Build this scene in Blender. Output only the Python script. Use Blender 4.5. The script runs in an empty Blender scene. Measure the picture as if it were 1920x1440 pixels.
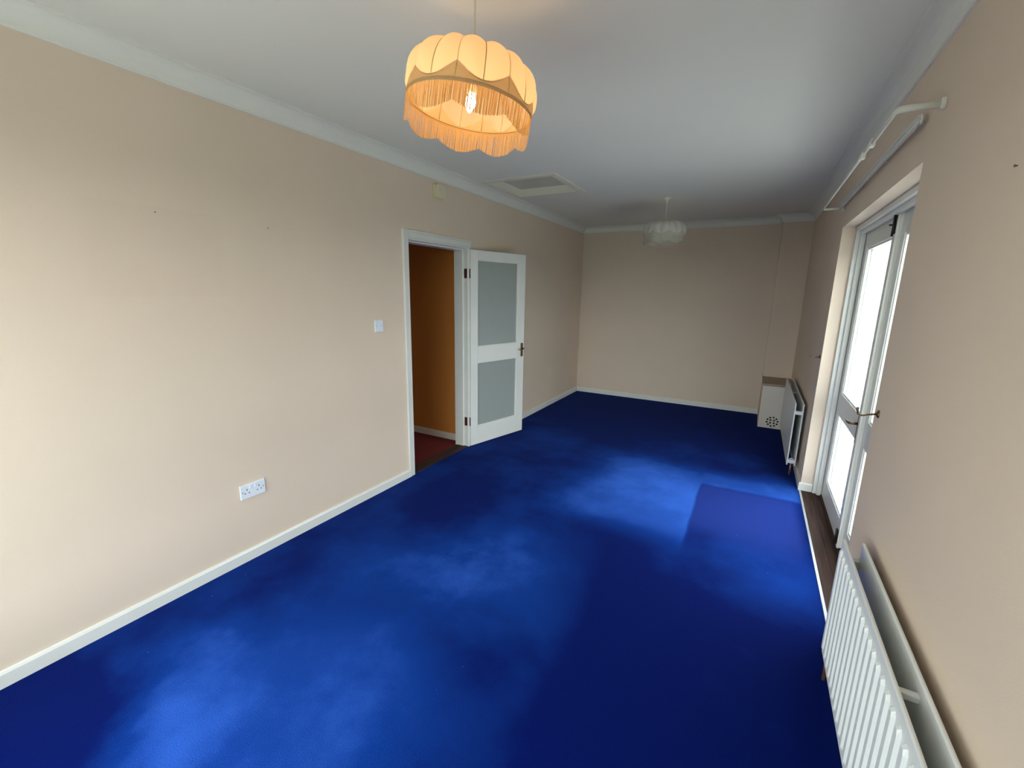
import bpy, bmesh, math, random
from mathutils import Vector, Matrix
random.seed(7)
S = bpy.context.scene
C = S.collection
PI = math.pi
R = math.radians

# ------------------------------------------------------------------ camera
F_PX, PITCH, YAW, ROLL, CX, CZ = 824.02, -0.20746, -0.50014, 0.01851, 2.4906, 1.5974
def camera():
    cd = bpy.data.cameras.new('camera'); co = bpy.data.objects.new('camera', cd); C.objects.link(co)
    cd.sensor_fit = 'HORIZONTAL'; cd.sensor_width = 36.0; cd.lens = F_PX / 1920 * 36.0
    cd.clip_start = 0.02; cd.clip_end = 200
    f = Vector((math.sin(YAW)*math.cos(PITCH), math.cos(YAW)*math.cos(PITCH), math.sin(PITCH)))
    r = Vector((math.cos(YAW), -math.sin(YAW), 0)); u = r.cross(f)
    c, s = math.cos(ROLL), math.sin(ROLL)
    r2, u2 = c*r + s*u, -s*r + c*u
    m = Matrix((r2, u2, -f)).transposed().to_4x4(); m.translation = Vector((CX, 0, CZ))
    co.matrix_world = m
    S.camera = co
camera()

# ------------------------------------------------------------------ sky, exposure
SKY = 10.0
w = bpy.data.worlds.new('overcast_sky'); S.world = w; w.use_nodes = True
nt = w.node_tree; bg = nt.nodes['Background']
tc = nt.nodes.new('ShaderNodeTexCoord'); sx = nt.nodes.new('ShaderNodeSeparateXYZ')
rp = nt.nodes.new('ShaderNodeValToRGB')
nt.links.new(tc.outputs['Generated'], sx.inputs[0]); nt.links.new(sx.outputs['Z'], rp.inputs[0])
rp.color_ramp.elements[0].position = 0.0; rp.color_ramp.elements[0].color = (0.95, 0.985, 1.05, 1)
rp.color_ramp.elements[1].position = 1.0; rp.color_ramp.elements[1].color = (0.90, 0.965, 1.07, 1)
nt.links.new(rp.outputs[0], bg.inputs[0]); bg.inputs[1].default_value = SKY
S.view_settings.view_transform = 'Standard'; S.view_settings.look = 'None'
S.view_settings.gamma = 1.0; S.view_settings.use_curve_mapping = False
S.view_settings.exposure = -0.1

# room numbers (metres)
W, L, H, ZC = 2.98, 6.80, 2.585, 2.498      # width, far wall, ceiling, bottom of the cornice
Y0 = -0.35                                  # wall behind the camera
DY0, DY1, DZ = 2.78, 3.625, 2.0             # inner doorway in the left wall
FY0, FY1, FZ = 2.34, 4.22, 2.11             # garden doors' recess in the right wall
WX0, WX1, WZ0, WZ1 = 0.12, 2.30, 0.30, 2.15 # window behind the camera

def portal(name, loc, rot, sx_, sy_):
    l = bpy.data.lights.new(name, 'AREA'); l.shape = 'RECTANGLE'; l.size = sx_; l.size_y = sy_
    l.cycles.is_portal = True
    o = bpy.data.objects.new(name, l); C.objects.link(o); o.location = loc; o.rotation_euler = rot
portal('portal_window', ((WX0+WX1)/2, Y0-0.02, (WZ0+WZ1)/2), (R(90), 0, 0), WX1-WX0, WZ1-WZ0)
portal('portal_garden_door', (3.19, (FY0+FY1)/2, FZ/2), (0, R(90), 0), FZ, FY1-FY0)

# ------------------------------------------------------------------ materials
def mat(name, col, rough=0.6, metal=0.0, noise=0.0, nscale=6.0, bump=0.0, bscale=200.0, **kw):
    m = bpy.data.materials.new(name); m.use_nodes = True
    t = m.node_tree; b = t.nodes['Principled BSDF']
    b.inputs['Base Color'].default_value = (*col, 1); b.inputs['Roughness'].default_value = rough
    b.inputs['Metallic'].default_value = metal
    for k, v in kw.items(): b.inputs[k.replace('_', ' ')].default_value = v
    co = t.nodes.new('ShaderNodeTexCoord')
    if noise:
        n = t.nodes.new('ShaderNodeTexNoise'); n.inputs['Scale'].default_value = nscale; n.inputs['Detail'].default_value = 5
        t.links.new(co.outputs['Object'], n.inputs['Vector'])
        r = t.nodes.new('ShaderNodeValToRGB')
        r.color_ramp.elements[0].position = 0.3; r.color_ramp.elements[1].position = 0.7
        r.color_ramp.elements[0].color = (*[c*(1-noise) for c in col], 1)
        r.color_ramp.elements[1].color = (*[min(1, c*(1+noise)) for c in col], 1)
        t.links.new(n.outputs['Fac'], r.inputs[0]); t.links.new(r.outputs[0], b.inputs['Base Color'])
    if bump:
        n2 = t.nodes.new('ShaderNodeTexNoise'); n2.inputs['Scale'].default_value = bscale; n2.inputs['Detail'].default_value = 3
        t.links.new(co.outputs['Object'], n2.inputs['Vector'])
        bp = t.nodes.new('ShaderNodeBump'); bp.inputs['Strength'].default_value = bump; bp.inputs['Distance'].default_value = 0.002
        t.links.new(n2.outputs['Fac'], bp.inputs['Height']); t.links.new(bp.outputs[0], b.inputs['Normal'])
    return m

WALLC = (0.735, 0.60, 0.472)
M = {}
M['wall'] = mat('wall_paint', WALLC, 0.75, noise=0.018, nscale=1.7, bump=0.15, bscale=260)
M['ceiling'] = mat('ceiling_paint', (0.76, 0.75, 0.685), 0.85, noise=0.015, nscale=1.2, bump=0.1, bscale=180)
M['cornice'] = mat('cornice_paint', (0.77, 0.765, 0.695), 0.7, noise=0.01)
M['gloss'] = mat('white_gloss_paint', (0.77, 0.765, 0.71), 0.32, noise=0.015, nscale=9)
M['cream_gloss'] = mat('cream_gloss_paint', (0.74, 0.70, 0.60), 0.4, noise=0.02)
M['hatch_panel'] = mat('hatch_board', (0.58, 0.55, 0.47), 0.7, noise=0.03)
M['plastic'] = mat('white_plastic', (0.78, 0.82, 0.88), 0.3)
M['cream_plastic'] = mat('cream_plastic', (0.72, 0.66, 0.45), 0.4)
M['old_plastic'] = mat('old_plastic', (0.70, 0.66, 0.60), 0.5)
M['slot'] = mat('socket_slot', (0.03, 0.03, 0.03), 0.6)
M['radiator'] = mat('radiator_enamel', (0.78, 0.80, 0.77), 0.35, noise=0.01)
M['copper'] = mat('copper_pipe', (0.42, 0.20, 0.11), 0.4, metal=0.7)
M['brass'] = mat('aged_brass', (0.20, 0.14, 0.065), 0.35, metal=0.9)
M['hinge'] = mat('oxblood_hinge', (0.085, 0.018, 0.012), 0.45, metal=0.4)
M['bolt'] = mat('black_iron', (0.03, 0.028, 0.025), 0.45, metal=0.5)
M['silver'] = mat('pale_metal', (0.62, 0.66, 0.72), 0.3, metal=0.6)
M['rail'] = mat('rail_white', (0.75, 0.75, 0.68), 0.35, noise=0.02, nscale=20)
M['hall_wall'] = mat('warm_lit_hall_paint', (0.64, 0.24, 0.045), 0.8, noise=0.03, nscale=2)  # peach wall turned orange: the hall's warm light is put into the colour
M['hall_carpet'] = mat('red_carpet', (0.14, 0.006, 0.003), 0.95, noise=0.25, nscale=60, bump=0.5, bscale=400)
M['patio'] = mat('pale_paving', (0.50, 0.49, 0.46), 0.9, noise=0.08, nscale=3, bump=0.3, bscale=60)
M['grass'] = mat('pale_gravel', (0.62, 0.60, 0.55), 0.95, noise=0.2, nscale=8)
M['lawn'] = mat('lawn', (0.045, 0.075, 0.025), 0.95, noise=0.3, nscale=8)
M['sill'] = mat('stone_sill', (0.22, 0.19, 0.18), 0.7, noise=0.1)
M['nail'] = mat('nail_steel', (0.16, 0.12, 0.09), 0.5, metal=0.5)
M['cupboard'] = mat('cupboard_paint', (0.72, 0.66, 0.58), 0.5, noise=0.02)
M['cupboard_top'] = mat('cupboard_top_board', (0.40, 0.29, 0.21), 0.6, noise=0.06)
M['flex'] = mat('white_flex', (0.75, 0.72, 0.62), 0.5)

def wood_mat():
    m = mat('dark_wood', (0.07, 0.04, 0.03), 0.75, bump=0.2, bscale=60, Specular_IOR_Level=0.2)
    t = m.node_tree; b = t.nodes['Principled BSDF']
    co = t.nodes.new('ShaderNodeTexCoord'); mp = t.nodes.new('ShaderNodeMapping'); mp.inputs['Scale'].default_value = (14, 0.9, 14)
    n = t.nodes.new('ShaderNodeTexNoise'); n.inputs['Scale'].default_value = 3; n.inputs['Detail'].default_value = 6
    r = t.nodes.new('ShaderNodeValToRGB')
    r.color_ramp.elements[0].position = 0.3; r.color_ramp.elements[0].color = (0.030, 0.015, 0.011, 1)
    r.color_ramp.elements[1].position = 0.7; r.color_ramp.elements[1].color = (0.080, 0.042, 0.033, 1)
    t.links.new(co.outputs['Object'], mp.inputs[0]); t.links.new(mp.outputs[0], n.inputs['Vector'])
    t.links.new(n.outputs['Fac'], r.inputs[0]); t.links.new(r.outputs[0], b.inputs['Base Color'])
    return m
M['wood'] = wood_mat()

def glass_mat():
    m = bpy.data.materials.new('clear_glass'); m.use_nodes = True; t = m.node_tree
    t.nodes.remove(t.nodes['Principled BSDF']); out = t.nodes['Material Output']
    tr = t.nodes.new('ShaderNodeBsdfTransparent'); tr.inputs[0].default_value = (0.93, 0.97, 0.95, 1)
    gl = t.nodes.new('ShaderNodeBsdfGlossy'); gl.inputs['Roughness'].default_value = 0.02
    lw = t.nodes.new('ShaderNodeLayerWeight'); lw.inputs['Blend'].default_value = 0.5
    pw = t.nodes.new('ShaderNodeMath'); pw.operation = 'POWER'; pw.inputs[1].default_value = 5.0; t.links.new(lw.outputs['Facing'], pw.inputs[0])
    fr = t.nodes.new('ShaderNodeMath'); fr.operation = 'MULTIPLY_ADD'; fr.inputs[1].default_value = 0.45; fr.inputs[2].default_value = 0.03
    t.links.new(pw.outputs[0], fr.inputs[0])
    mx = t.nodes.new('ShaderNodeMixShader')
    t.links.new(fr.outputs[0], mx.inputs[0]); t.links.new(tr.outputs[0], mx.inputs[1]); t.links.new(gl.outputs[0], mx.inputs[2])
    t.links.new(mx.outputs[0], out.inputs[0])
    return m
M['glass'] = glass_mat()

def frosted_mat():
    m = bpy.data.materials.new('obscure_glass'); m.use_nodes = True; t = m.node_tree
    t.nodes.remove(t.nodes['Principled BSDF']); out = t.nodes['Material Output']
    d = t.nodes.new('ShaderNodeBsdfDiffuse'); d.inputs[0].default_value = (0.60, 0.64, 0.61, 1)
    tl = t.nodes.new('ShaderNodeBsdfTranslucent'); tl.inputs[0].default_value = (0.62, 0.68, 0.65, 1)
    gl = t.nodes.new('ShaderNodeBsdfGlossy'); gl.inputs['Roughness'].default_value = 0.25
    co = t.nodes.new('ShaderNodeTexCoord')
    v = t.nodes.new('ShaderNodeTexVoronoi'); v.inputs['Scale'].default_value = 110
    bp = t.nodes.new('ShaderNodeBump'); bp.inputs['Strength'].default_value = 0.5; bp.inputs['Distance'].default_value = 0.003
    t.links.new(co.outputs['Object'], v.inputs['Vector']); t.links.new(v.outputs['Distance'], bp.inputs['Height'])
    t.links.new(bp.outputs[0], gl.inputs['Normal']); t.links.new(bp.outputs[0], d.inputs['Normal'])
    m1 = t.nodes.new('ShaderNodeMixShader'); m1.inputs[0].default_value = 0.5
    m2 = t.nodes.new('ShaderNodeMixShader'); m2.inputs[0].default_value = 0.08
    t.links.new(d.outputs[0], m1.inputs[1]); t.links.new(tl.outputs[0], m1.inputs[2])
    t.links.new(m1.outputs[0], m2.inputs[1]); t.links.new(gl.outputs[0], m2.inputs[2]); t.links.new(m2.outputs[0], out.inputs[0])
    return m
M['frosted'] = frosted_mat()

def cloth_mat(name, col, tcol, mixf, bscale=500):
    m = bpy.data.materials.new(name); m.use_nodes = True; t = m.node_tree
    t.nodes.remove(t.nodes['Principled BSDF']); out = t.nodes['Material Output']
    d = t.nodes.new('ShaderNodeBsdfDiffuse'); d.inputs[0].default_value = (*col, 1)
    tl = t.nodes.new('ShaderNodeBsdfTranslucent'); tl.inputs[0].default_value = (*tcol, 1)
    co = t.nodes.new('ShaderNodeTexCoord'); n = t.nodes.new('ShaderNodeTexNoise'); n.inputs['Scale'].default_value = bscale
    bp = t.nodes.new('ShaderNodeBump'); bp.inputs['Strength'].default_value = 0.25; bp.inputs['Distance'].default_value = 0.001
    t.links.new(co.outputs['Object'], n.inputs['Vector']); t.links.new(n.outputs['Fac'], bp.inputs['Height'])
    t.links.new(bp.outputs[0], d.inputs['Normal'])
    m1 = t.nodes.new('ShaderNodeMixShader'); m1.inputs[0].default_value = mixf
    t.links.new(d.outputs[0], m1.inputs[1]); t.links.new(tl.outputs[0], m1.inputs[2]); t.links.new(m1.outputs[0], out.inputs[0])
    return m
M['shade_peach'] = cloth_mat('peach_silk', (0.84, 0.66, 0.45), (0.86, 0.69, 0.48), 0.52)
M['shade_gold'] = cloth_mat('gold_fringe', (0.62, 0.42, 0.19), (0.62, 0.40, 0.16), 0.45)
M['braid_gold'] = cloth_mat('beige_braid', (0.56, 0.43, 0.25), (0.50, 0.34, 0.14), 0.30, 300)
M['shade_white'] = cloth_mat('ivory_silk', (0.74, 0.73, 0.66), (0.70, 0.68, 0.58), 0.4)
M['shade_white2'] = cloth_mat('ivory_fringe', (0.70, 0.68, 0.58), (0.66, 0.63, 0.52), 0.4)

def carpet_mat():
    m = bpy.data.materials.new('blue_carpet'); m.use_nodes = True; t = m.node_tree
    b = t.nodes['Principled BSDF']; b.inputs['Roughness'].default_value = 0.95
    b.inputs['Specular IOR Level'].default_value = 0.05
    b.inputs['Sheen Weight'].default_value = 0.06; b.inputs['Sheen Roughness'].default_value = 0.4
    b.inputs['Sheen Tint'].default_value = (0.25, 0.45, 1.0, 1)
    N = t.nodes.new; lk = t.links.new
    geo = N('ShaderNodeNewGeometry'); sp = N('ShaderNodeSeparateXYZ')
    # a gently warped position, so that the edges of the worn and light-painted areas wander
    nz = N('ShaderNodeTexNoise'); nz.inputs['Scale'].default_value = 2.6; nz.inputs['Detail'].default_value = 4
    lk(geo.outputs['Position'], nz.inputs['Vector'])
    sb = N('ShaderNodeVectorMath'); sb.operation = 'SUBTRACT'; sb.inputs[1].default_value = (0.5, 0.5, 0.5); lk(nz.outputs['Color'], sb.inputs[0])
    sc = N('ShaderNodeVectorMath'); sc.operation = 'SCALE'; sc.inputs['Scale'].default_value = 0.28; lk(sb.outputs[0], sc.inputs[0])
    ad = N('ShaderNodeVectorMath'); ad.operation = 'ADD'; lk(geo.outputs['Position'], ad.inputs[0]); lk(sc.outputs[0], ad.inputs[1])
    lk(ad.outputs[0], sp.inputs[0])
    def mth(op, a, b_=None, c_=None, clamp=False):
        n = N('ShaderNodeMath'); n.operation = op; n.use_clamp = clamp
        for i, v in enumerate((a, b_, c_)):
            if v is None: continue
            if isinstance(v, (int, float)): n.inputs[i].default_value = v
            else: lk(v, n.inputs[i])
        return n.outputs[0]
    def step(v, a, b_):
        n = N('ShaderNodeMapRange'); n.interpolation_type = 'SMOOTHSTEP'
        lk(v, n.inputs['Value']); n.inputs['From Min'].default_value = a; n.inputs['From Max'].default_value = b_
        return n.outputs['Result']
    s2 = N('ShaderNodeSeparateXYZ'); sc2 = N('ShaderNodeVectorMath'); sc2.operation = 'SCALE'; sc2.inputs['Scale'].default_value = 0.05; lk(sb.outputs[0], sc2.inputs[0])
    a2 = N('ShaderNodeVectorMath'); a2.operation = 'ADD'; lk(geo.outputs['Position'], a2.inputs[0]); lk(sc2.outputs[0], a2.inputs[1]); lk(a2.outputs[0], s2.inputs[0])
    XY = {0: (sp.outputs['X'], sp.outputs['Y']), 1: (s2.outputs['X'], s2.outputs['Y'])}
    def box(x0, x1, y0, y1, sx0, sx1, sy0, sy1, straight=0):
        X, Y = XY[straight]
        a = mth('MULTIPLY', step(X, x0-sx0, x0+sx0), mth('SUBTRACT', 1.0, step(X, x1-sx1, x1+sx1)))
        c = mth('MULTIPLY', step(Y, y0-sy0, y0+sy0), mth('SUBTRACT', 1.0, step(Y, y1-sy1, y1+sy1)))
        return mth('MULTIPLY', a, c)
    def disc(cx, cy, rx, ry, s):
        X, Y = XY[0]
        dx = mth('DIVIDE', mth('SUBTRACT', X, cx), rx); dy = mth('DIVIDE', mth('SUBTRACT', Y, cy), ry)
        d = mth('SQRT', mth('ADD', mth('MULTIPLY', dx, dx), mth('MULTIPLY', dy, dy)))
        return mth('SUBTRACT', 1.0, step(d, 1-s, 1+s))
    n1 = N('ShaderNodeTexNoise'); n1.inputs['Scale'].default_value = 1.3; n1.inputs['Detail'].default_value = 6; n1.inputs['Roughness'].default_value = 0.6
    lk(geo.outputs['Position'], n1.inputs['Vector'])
    wear_and_light = mth('MULTIPLY', step(n1.outputs['Fac'], 0.38, 0.66), 0.30)
    # where the pile is brushed and faded: the walkway by the garden doors, the strip by the doorway, plus daylight painted in, mainly by the window
    for msk, k in WORN_AND_LIT(box, disc): wear_and_light = mth('ADD', wear_and_light, mth('MULTIPLY', msk, k))
    wear_and_light = mth('MAXIMUM', mth('MINIMUM', wear_and_light, 1.0), 0.0)
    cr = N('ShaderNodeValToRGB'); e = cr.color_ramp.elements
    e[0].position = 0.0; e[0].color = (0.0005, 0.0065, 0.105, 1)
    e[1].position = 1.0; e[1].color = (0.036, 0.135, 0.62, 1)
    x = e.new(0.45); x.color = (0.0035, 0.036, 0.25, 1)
    lk(wear_and_light, cr.inputs[0])
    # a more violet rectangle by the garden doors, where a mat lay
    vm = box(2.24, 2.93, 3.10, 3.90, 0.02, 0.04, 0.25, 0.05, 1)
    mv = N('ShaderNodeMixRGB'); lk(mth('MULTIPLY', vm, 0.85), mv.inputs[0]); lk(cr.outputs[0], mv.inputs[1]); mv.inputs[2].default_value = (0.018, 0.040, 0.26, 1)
    # fine tuft grain and pale lint
    n2 = N('ShaderNodeTexNoise'); n2.inputs['Scale'].default_value = 230; n2.inputs['Detail'].default_value = 2; lk(geo.outputs['Position'], n2.inputs['Vector'])
    gr = N('ShaderNodeMapRange'); gr.inputs['From Min'].default_value = 0.25; gr.inputs['From Max'].default_value = 0.75; gr.inputs['To Min'].default_value = 0.72; gr.inputs['To Max'].default_value = 1.28
    lk(n2.outputs['Fac'], gr.inputs['Value'])
    mg = N('ShaderNodeVectorMath'); mg.operation = 'SCALE'; lk(mv.outputs[0], mg.inputs[0]); lk(gr.outputs[0], mg.inputs['Scale'])
    vo = N('ShaderNodeTexVoronoi'); vo.inputs['Scale'].default_value = 9.0; vo.inputs['Randomness'].default_value = 1.0; lk(geo.outputs['Position'], vo.inputs['Vector'])
    lint = mth('MULTIPLY', mth('LESS_THAN', vo.outputs['Distance'], 0.030), mth('GREATER_THAN', n1.outputs['Fac'], 0.52))
    ml = N('ShaderNodeMixRGB'); lk(mth('MULTIPLY', lint, 0.35), ml.inputs[0]); lk(mg.outputs[0], ml.inputs[1]); ml.inputs[2].default_value = (0.25, 0.33, 0.5, 1)
    lk(ml.outputs[0], b.inputs['Base Color'])
    bp = N('ShaderNodeBump'); bp.inputs['Strength'].default_value = 0.6; bp.inputs['Distance'].default_value = 0.004
    lk(n2.outputs['Fac'], bp.inputs['Height']); lk(bp.outputs[0], b.inputs['Normal'])
    return m
def WORN_AND_LIT(box, disc):
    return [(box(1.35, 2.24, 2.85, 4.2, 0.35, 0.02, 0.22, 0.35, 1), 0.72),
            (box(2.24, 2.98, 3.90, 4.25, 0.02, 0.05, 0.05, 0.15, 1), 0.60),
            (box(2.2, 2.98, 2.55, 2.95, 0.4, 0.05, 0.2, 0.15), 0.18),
            (disc(0.98, 0.72, 0.62, 0.55, 0.5), 0.50),  # pool of window light painted into the carpet colour
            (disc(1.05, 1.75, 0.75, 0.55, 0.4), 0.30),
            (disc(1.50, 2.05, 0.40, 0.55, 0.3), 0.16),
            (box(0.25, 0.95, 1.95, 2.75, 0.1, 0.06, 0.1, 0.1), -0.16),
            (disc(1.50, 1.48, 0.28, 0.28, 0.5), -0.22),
            (box(1.80, 3.1, 0.4, 2.45, 0.42, 0.2, 0.3, 0.35), -0.22),  # near right side set darker
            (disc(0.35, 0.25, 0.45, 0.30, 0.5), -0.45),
            (box(-0.2, 3.2, 4.9, 7.0, 0.1, 0.1, 0.7, 0.1), -0.25)]  # whole far end set darker
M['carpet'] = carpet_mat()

def bulb_mat():
    m = bpy.data.materials.new('lit_bulb'); m.use_nodes = True; t = m.node_tree
    t.nodes.remove(t.nodes['Principled BSDF']); e = t.nodes.new('ShaderNodeEmission')
    e.inputs[0].default_value = (1.0, 0.61, 0.28, 1); e.inputs[1].default_value = 185.0
    t.links.new(e.outputs[0], t.nodes['Material Output'].inputs[0]); return m
M['bulb'] = bulb_mat()
M['dead_bulb'] = mat('pearl_bulb', (0.8, 0.8, 0.78), 0.2)

def wall_left_mat():
    m = mat('wall_paint_left', WALLC, 0.75, noise=0.018, nscale=1.7, bump=0.15, bscale=260)
    t = m.node_tree; b = t.nodes['Principled BSDF']; N = t.nodes.new; lk = t.links.new
    src = b.inputs['Base Color'].links[0].from_socket
    g = N('ShaderNodeNewGeometry'); sp = N('ShaderNodeSeparateXYZ'); lk(g.outputs['Position'], sp.inputs[0])
    def rng(o, a, c, s):
        f = N('ShaderNodeMapRange'); f.interpolation_type = 'SMOOTHSTEP'; f.inputs['From Min'].default_value = a-s; f.inputs['From Max'].default_value = a+s; lk(o, f.inputs['Value'])
        h = N('ShaderNodeMapRange'); h.interpolation_type = 'SMOOTHSTEP'; h.inputs['From Min'].default_value = c-s; h.inputs['From Max'].default_value = c+s; h.inputs['To Min'].default_value = 1; h.inputs['To Max'].default_value = 0; lk(o, h.inputs['Value'])
        p = N('ShaderNodeMath'); p.operation = 'MULTIPLY'; lk(f.outputs[0], p.inputs[0]); lk(h.outputs[0], p.inputs[1]); return p.outputs[0]
    def mul(a, c):
        p = N('ShaderNodeMath'); p.operation = 'MULTIPLY'; lk(a, p.inputs[0])
        if isinstance(c, float): p.inputs[1].default_value = c
        else: lk(c, p.inputs[1])
        return p.outputs[0]
    Y, Z = sp.outputs['Y'], sp.outputs['Z']
    seam = mul(mul(rng(Y, 3.653, 3.657, 0.0015), rng(Z, 2.05, 2.6, 0.01)), 0.16)      # lining paper seam above the doorway
    mark = mul(mul(rng(Y, 0.81, 1.37, 0.03), rng(Z, 1.543, 1.95, 0.006)), 0.035)      # faded outline of a picture
    ad = N('ShaderNodeMath'); ad.operation = 'ADD'; lk(seam, ad.inputs[0]); lk(mark, ad.inputs[1])
    mx = N('ShaderNodeMixRGB'); lk(ad.outputs[0], mx.inputs[0]); lk(src, mx.inputs[1]); mx.inputs[2].default_value = (0.30, 0.22, 0.14, 1)
    lk(mx.outputs[0], b.inputs['Base Color'])
    return m

# ------------------------------------------------------------------ mesh helpers
def nb(): return bmesh.new()
def box(bm, x0, x1, y0, y1, z0, z1, bev=0.0):
    g = bmesh.ops.create_cube(bm, size=1.0)
    mt = Matrix.Translation(((x0+x1)/2, (y0+y1)/2, (z0+z1)/2)) @ Matrix.Diagonal((x1-x0, y1-y0, z1-z0, 1))
    bmesh.ops.transform(bm, matrix=mt, verts=g['verts'])
    if bev:
        es = list({e for v in g['verts'] for e in v.link_edges})
        bmesh.ops.bevel(bm, geom=es, offset=bev, segments=2, affect='EDGES', profile=0.5)
    return bm
def bx(*a, **k): return box(nb(), *a, **k)
def tube(bm, pts, r, seg=10, cap=True):
    pts = [Vector(p) for p in pts]; rings = []
    rs = r if isinstance(r, (list, tuple)) else [r]*len(pts)
    up = None
    for i, p in enumerate(pts):
        d = (pts[min(i+1, len(pts)-1)] - pts[max(i-1, 0)]).normalized()
        if up is None: up = d.orthogonal().normalized()
        a = (up - d*up.dot(d))
        a = a.normalized() if a.length > 1e-6 else d.orthogonal().normalized()
        up = a; b = d.cross(a)
        rings.append([bm.verts.new(p + rs[i]*(math.cos(2*PI*k/seg)*a + math.sin(2*PI*k/seg)*b)) for k in range(seg)])
    for A, B in zip(rings, rings[1:]):
        for k in range(seg): bm.faces.new((A[k], A[(k+1) % seg], B[(k+1) % seg], B[k])).smooth = True
    if cap:
        bm.faces.new(rings[0][::-1]); bm.faces.new(rings[-1])
    return bm
def lathe(bm, prof, mtx=Matrix(), seg=24):
    rings = []
    for r, z in prof:
        rings.append([bm.verts.new(mtx @ Vector((max(r, 1e-5)*math.cos(2*PI*k/seg), max(r, 1e-5)*math.sin(2*PI*k/seg), z))) for k in range(seg)])
    for A, B in zip(rings, rings[1:]):
        for k in range(seg): bm.faces.new((A[k], A[(k+1) % seg], B[(k+1) % seg], B[k])).smooth = True
    bm.faces.new(rings[0][::-1]); bm.faces.new(rings[-1])
    return bm
def link(name, me, m, parent=None):
    if m is not None and not me.materials: me.materials.append(m)
    o = bpy.data.objects.new(name, me); C.objects.link(o)
    if parent: o.parent = parent
    return o
def obj(name, bm, m, parent=None, origin=None):
    """one mesh object; bm is in world space unless the parent is given with its own turn (origin=None keeps bm as the parent's local space)"""
    if origin is not None: bmesh.ops.translate(bm, verts=bm.verts, vec=-Vector(origin))
    bmesh.ops.recalc_face_normals(bm, faces=bm.faces)
    me = bpy.data.meshes.new(name); bm.to_mesh(me); bm.free()
    o = link(name, me, m, parent)
    if origin is not None and parent is None: o.location = origin
    return o
def tag(o, label, cat, group=None, kind=None):
    o['label'] = label; o['category'] = cat
    if group: o['group'] = group
    if kind: o['kind'] = kind
    return o
def thing(name, label, cat, loc=(0, 0, 0), rotz=0.0, group=None, kind=None):
    o = bpy.data.objects.new(name, None); C.objects.link(o); o.empty_display_size = 0.1
    o.location = loc; o.rotation_euler = (0, 0, rotz)
    return tag(o, label, cat, group, kind)
def part(name, bm, m, t):              # bm in world space, t an unrotated thing
    return obj(name, bm, m, t, origin=t.location)
def sub(name, bm, m, p, t):            # sub-part of part p of thing t
    return obj(name, bm, m, p, origin=t.location)
def struct(name, bm, m, label, cat): return tag(obj(name, bm, m), label, cat, kind='structure')

# ------------------------------------------------------------------ room shell
T = 0.205
b = bx(0, W, Y0, L, -0.06, 0.0)
struct('floor', b, M['carpet'], 'dark blue fitted carpet with worn paler patches and painted-in window light', 'floor')
struct('ceiling', box(box(box(box(nb(), -0.15, W+T, Y0-0.3, 3.70, H, H+0.15), -0.15, W+T, 4.372, L+0.2, H, H+0.15), -0.15, 0.155, 3.70, 4.372, H, H+0.15), 0.82, W+T, 3.70, 4.372, H, H+0.15), M['ceiling'], 'white painted ceiling with a square loft hatch opening', 'ceiling')
wl = nb(); box(wl, -0.15, 0, Y0-0.3, DY0, -0.06, H); box(wl, -0.15, 0, DY1, L+0.2, -0.06, H); box(wl, -0.15, 0, DY0, DY1, DZ, H)
struct('wall_left', wl, wall_left_mat(), 'long pale peach wall with the inner doorway', 'wall')
struct('wall_back', bx(0, W+T, L, L+0.2, -0.06, H), M['wall'], 'pale peach end wall beyond the far pendant', 'wall')
wr = nb(); box(wr, W, W+T, Y0-0.3, FY0, -0.06, H); box(wr, W, W+T, FY1, L, -0.06, H); box(wr, W, W+T, FY0, FY1, FZ, H)
struct('wall_right', wr, M['wall'], 'pale peach wall with the garden doors and radiators', 'wall')
wb = nb(); box(wb, 0, WX0, Y0-0.3, Y0, -0.06, H); box(wb, WX1, W, Y0-0.3, Y0, -0.06, H)
box(wb, WX0, WX1, Y0-0.3, Y0, -0.06, WZ0); box(wb, WX0, WX1, Y0-0.3, Y0, WZ1, H)
struct('wall_rear', wb, M['wall'], 'wall with a wide window behind the viewer', 'wall')
# boxed-in pipe column in the far right corner
CXL, CYF = 2.655, 6.665
struct('wall_column', bx(CXL, W, CYF, L, 0.555, H), M['wall'], 'boxed-in corner column above the low cupboard', 'wall')

def sweep(path, prof, inward=1):
    """profile (offset from the wall, height) swept along an open wall line with mitred corners"""
    bm = nb(); P = [Vector((x, y, 0)) for x, y in path]; n = len(P); dirs = [(P[i+1]-P[i]).normalized() for i in range(n-1)]
    nor = [Vector((d.y, -d.x, 0))*inward for d in dirs]; rings = []
    for i in range(n):
        if i == 0: m_ = nor[0]
        elif i == n-1: m_ = nor[-1]
        else:
            s = nor[i-1] + nor[i]; m_ = s / max(1e-6, (1 + nor[i-1].dot(nor[i])))
        rings.append([bm.verts.new(P[i] + m_*o + Vector((0, 0, z))) for o, z in prof])
    k = len(prof)
    for A, B in zip(rings, rings[1:]):
        for j in range(k): bm.faces.new((A[j], A[(j+1) % k], B[(j+1) % k], B[j]))
    bm.faces.new(rings[0]); bm.faces.new(rings[-1][::-1])
    return bm
cov = [(0, H), (0, ZC), (0.009, ZC), (0.009, ZC+0.006)]
for i in range(9):
    a = i/8*PI/2; cov.append((0.012 + 0.066*(1-math.cos(a)), ZC+0.008 + 0.070*math.sin(a)))
cov += [(0.078, H-0.006), (0.088, H-0.006), (0.088, H)]
cn = sweep([(0, Y0), (0, L), (CXL, L), (CXL, CYF), (W, CYF), (W, Y0), (0, Y0)], cov)
struct('trim_1', cn, M['cornice'], 'white plaster cove cornice round the ceiling', 'cornice')

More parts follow.
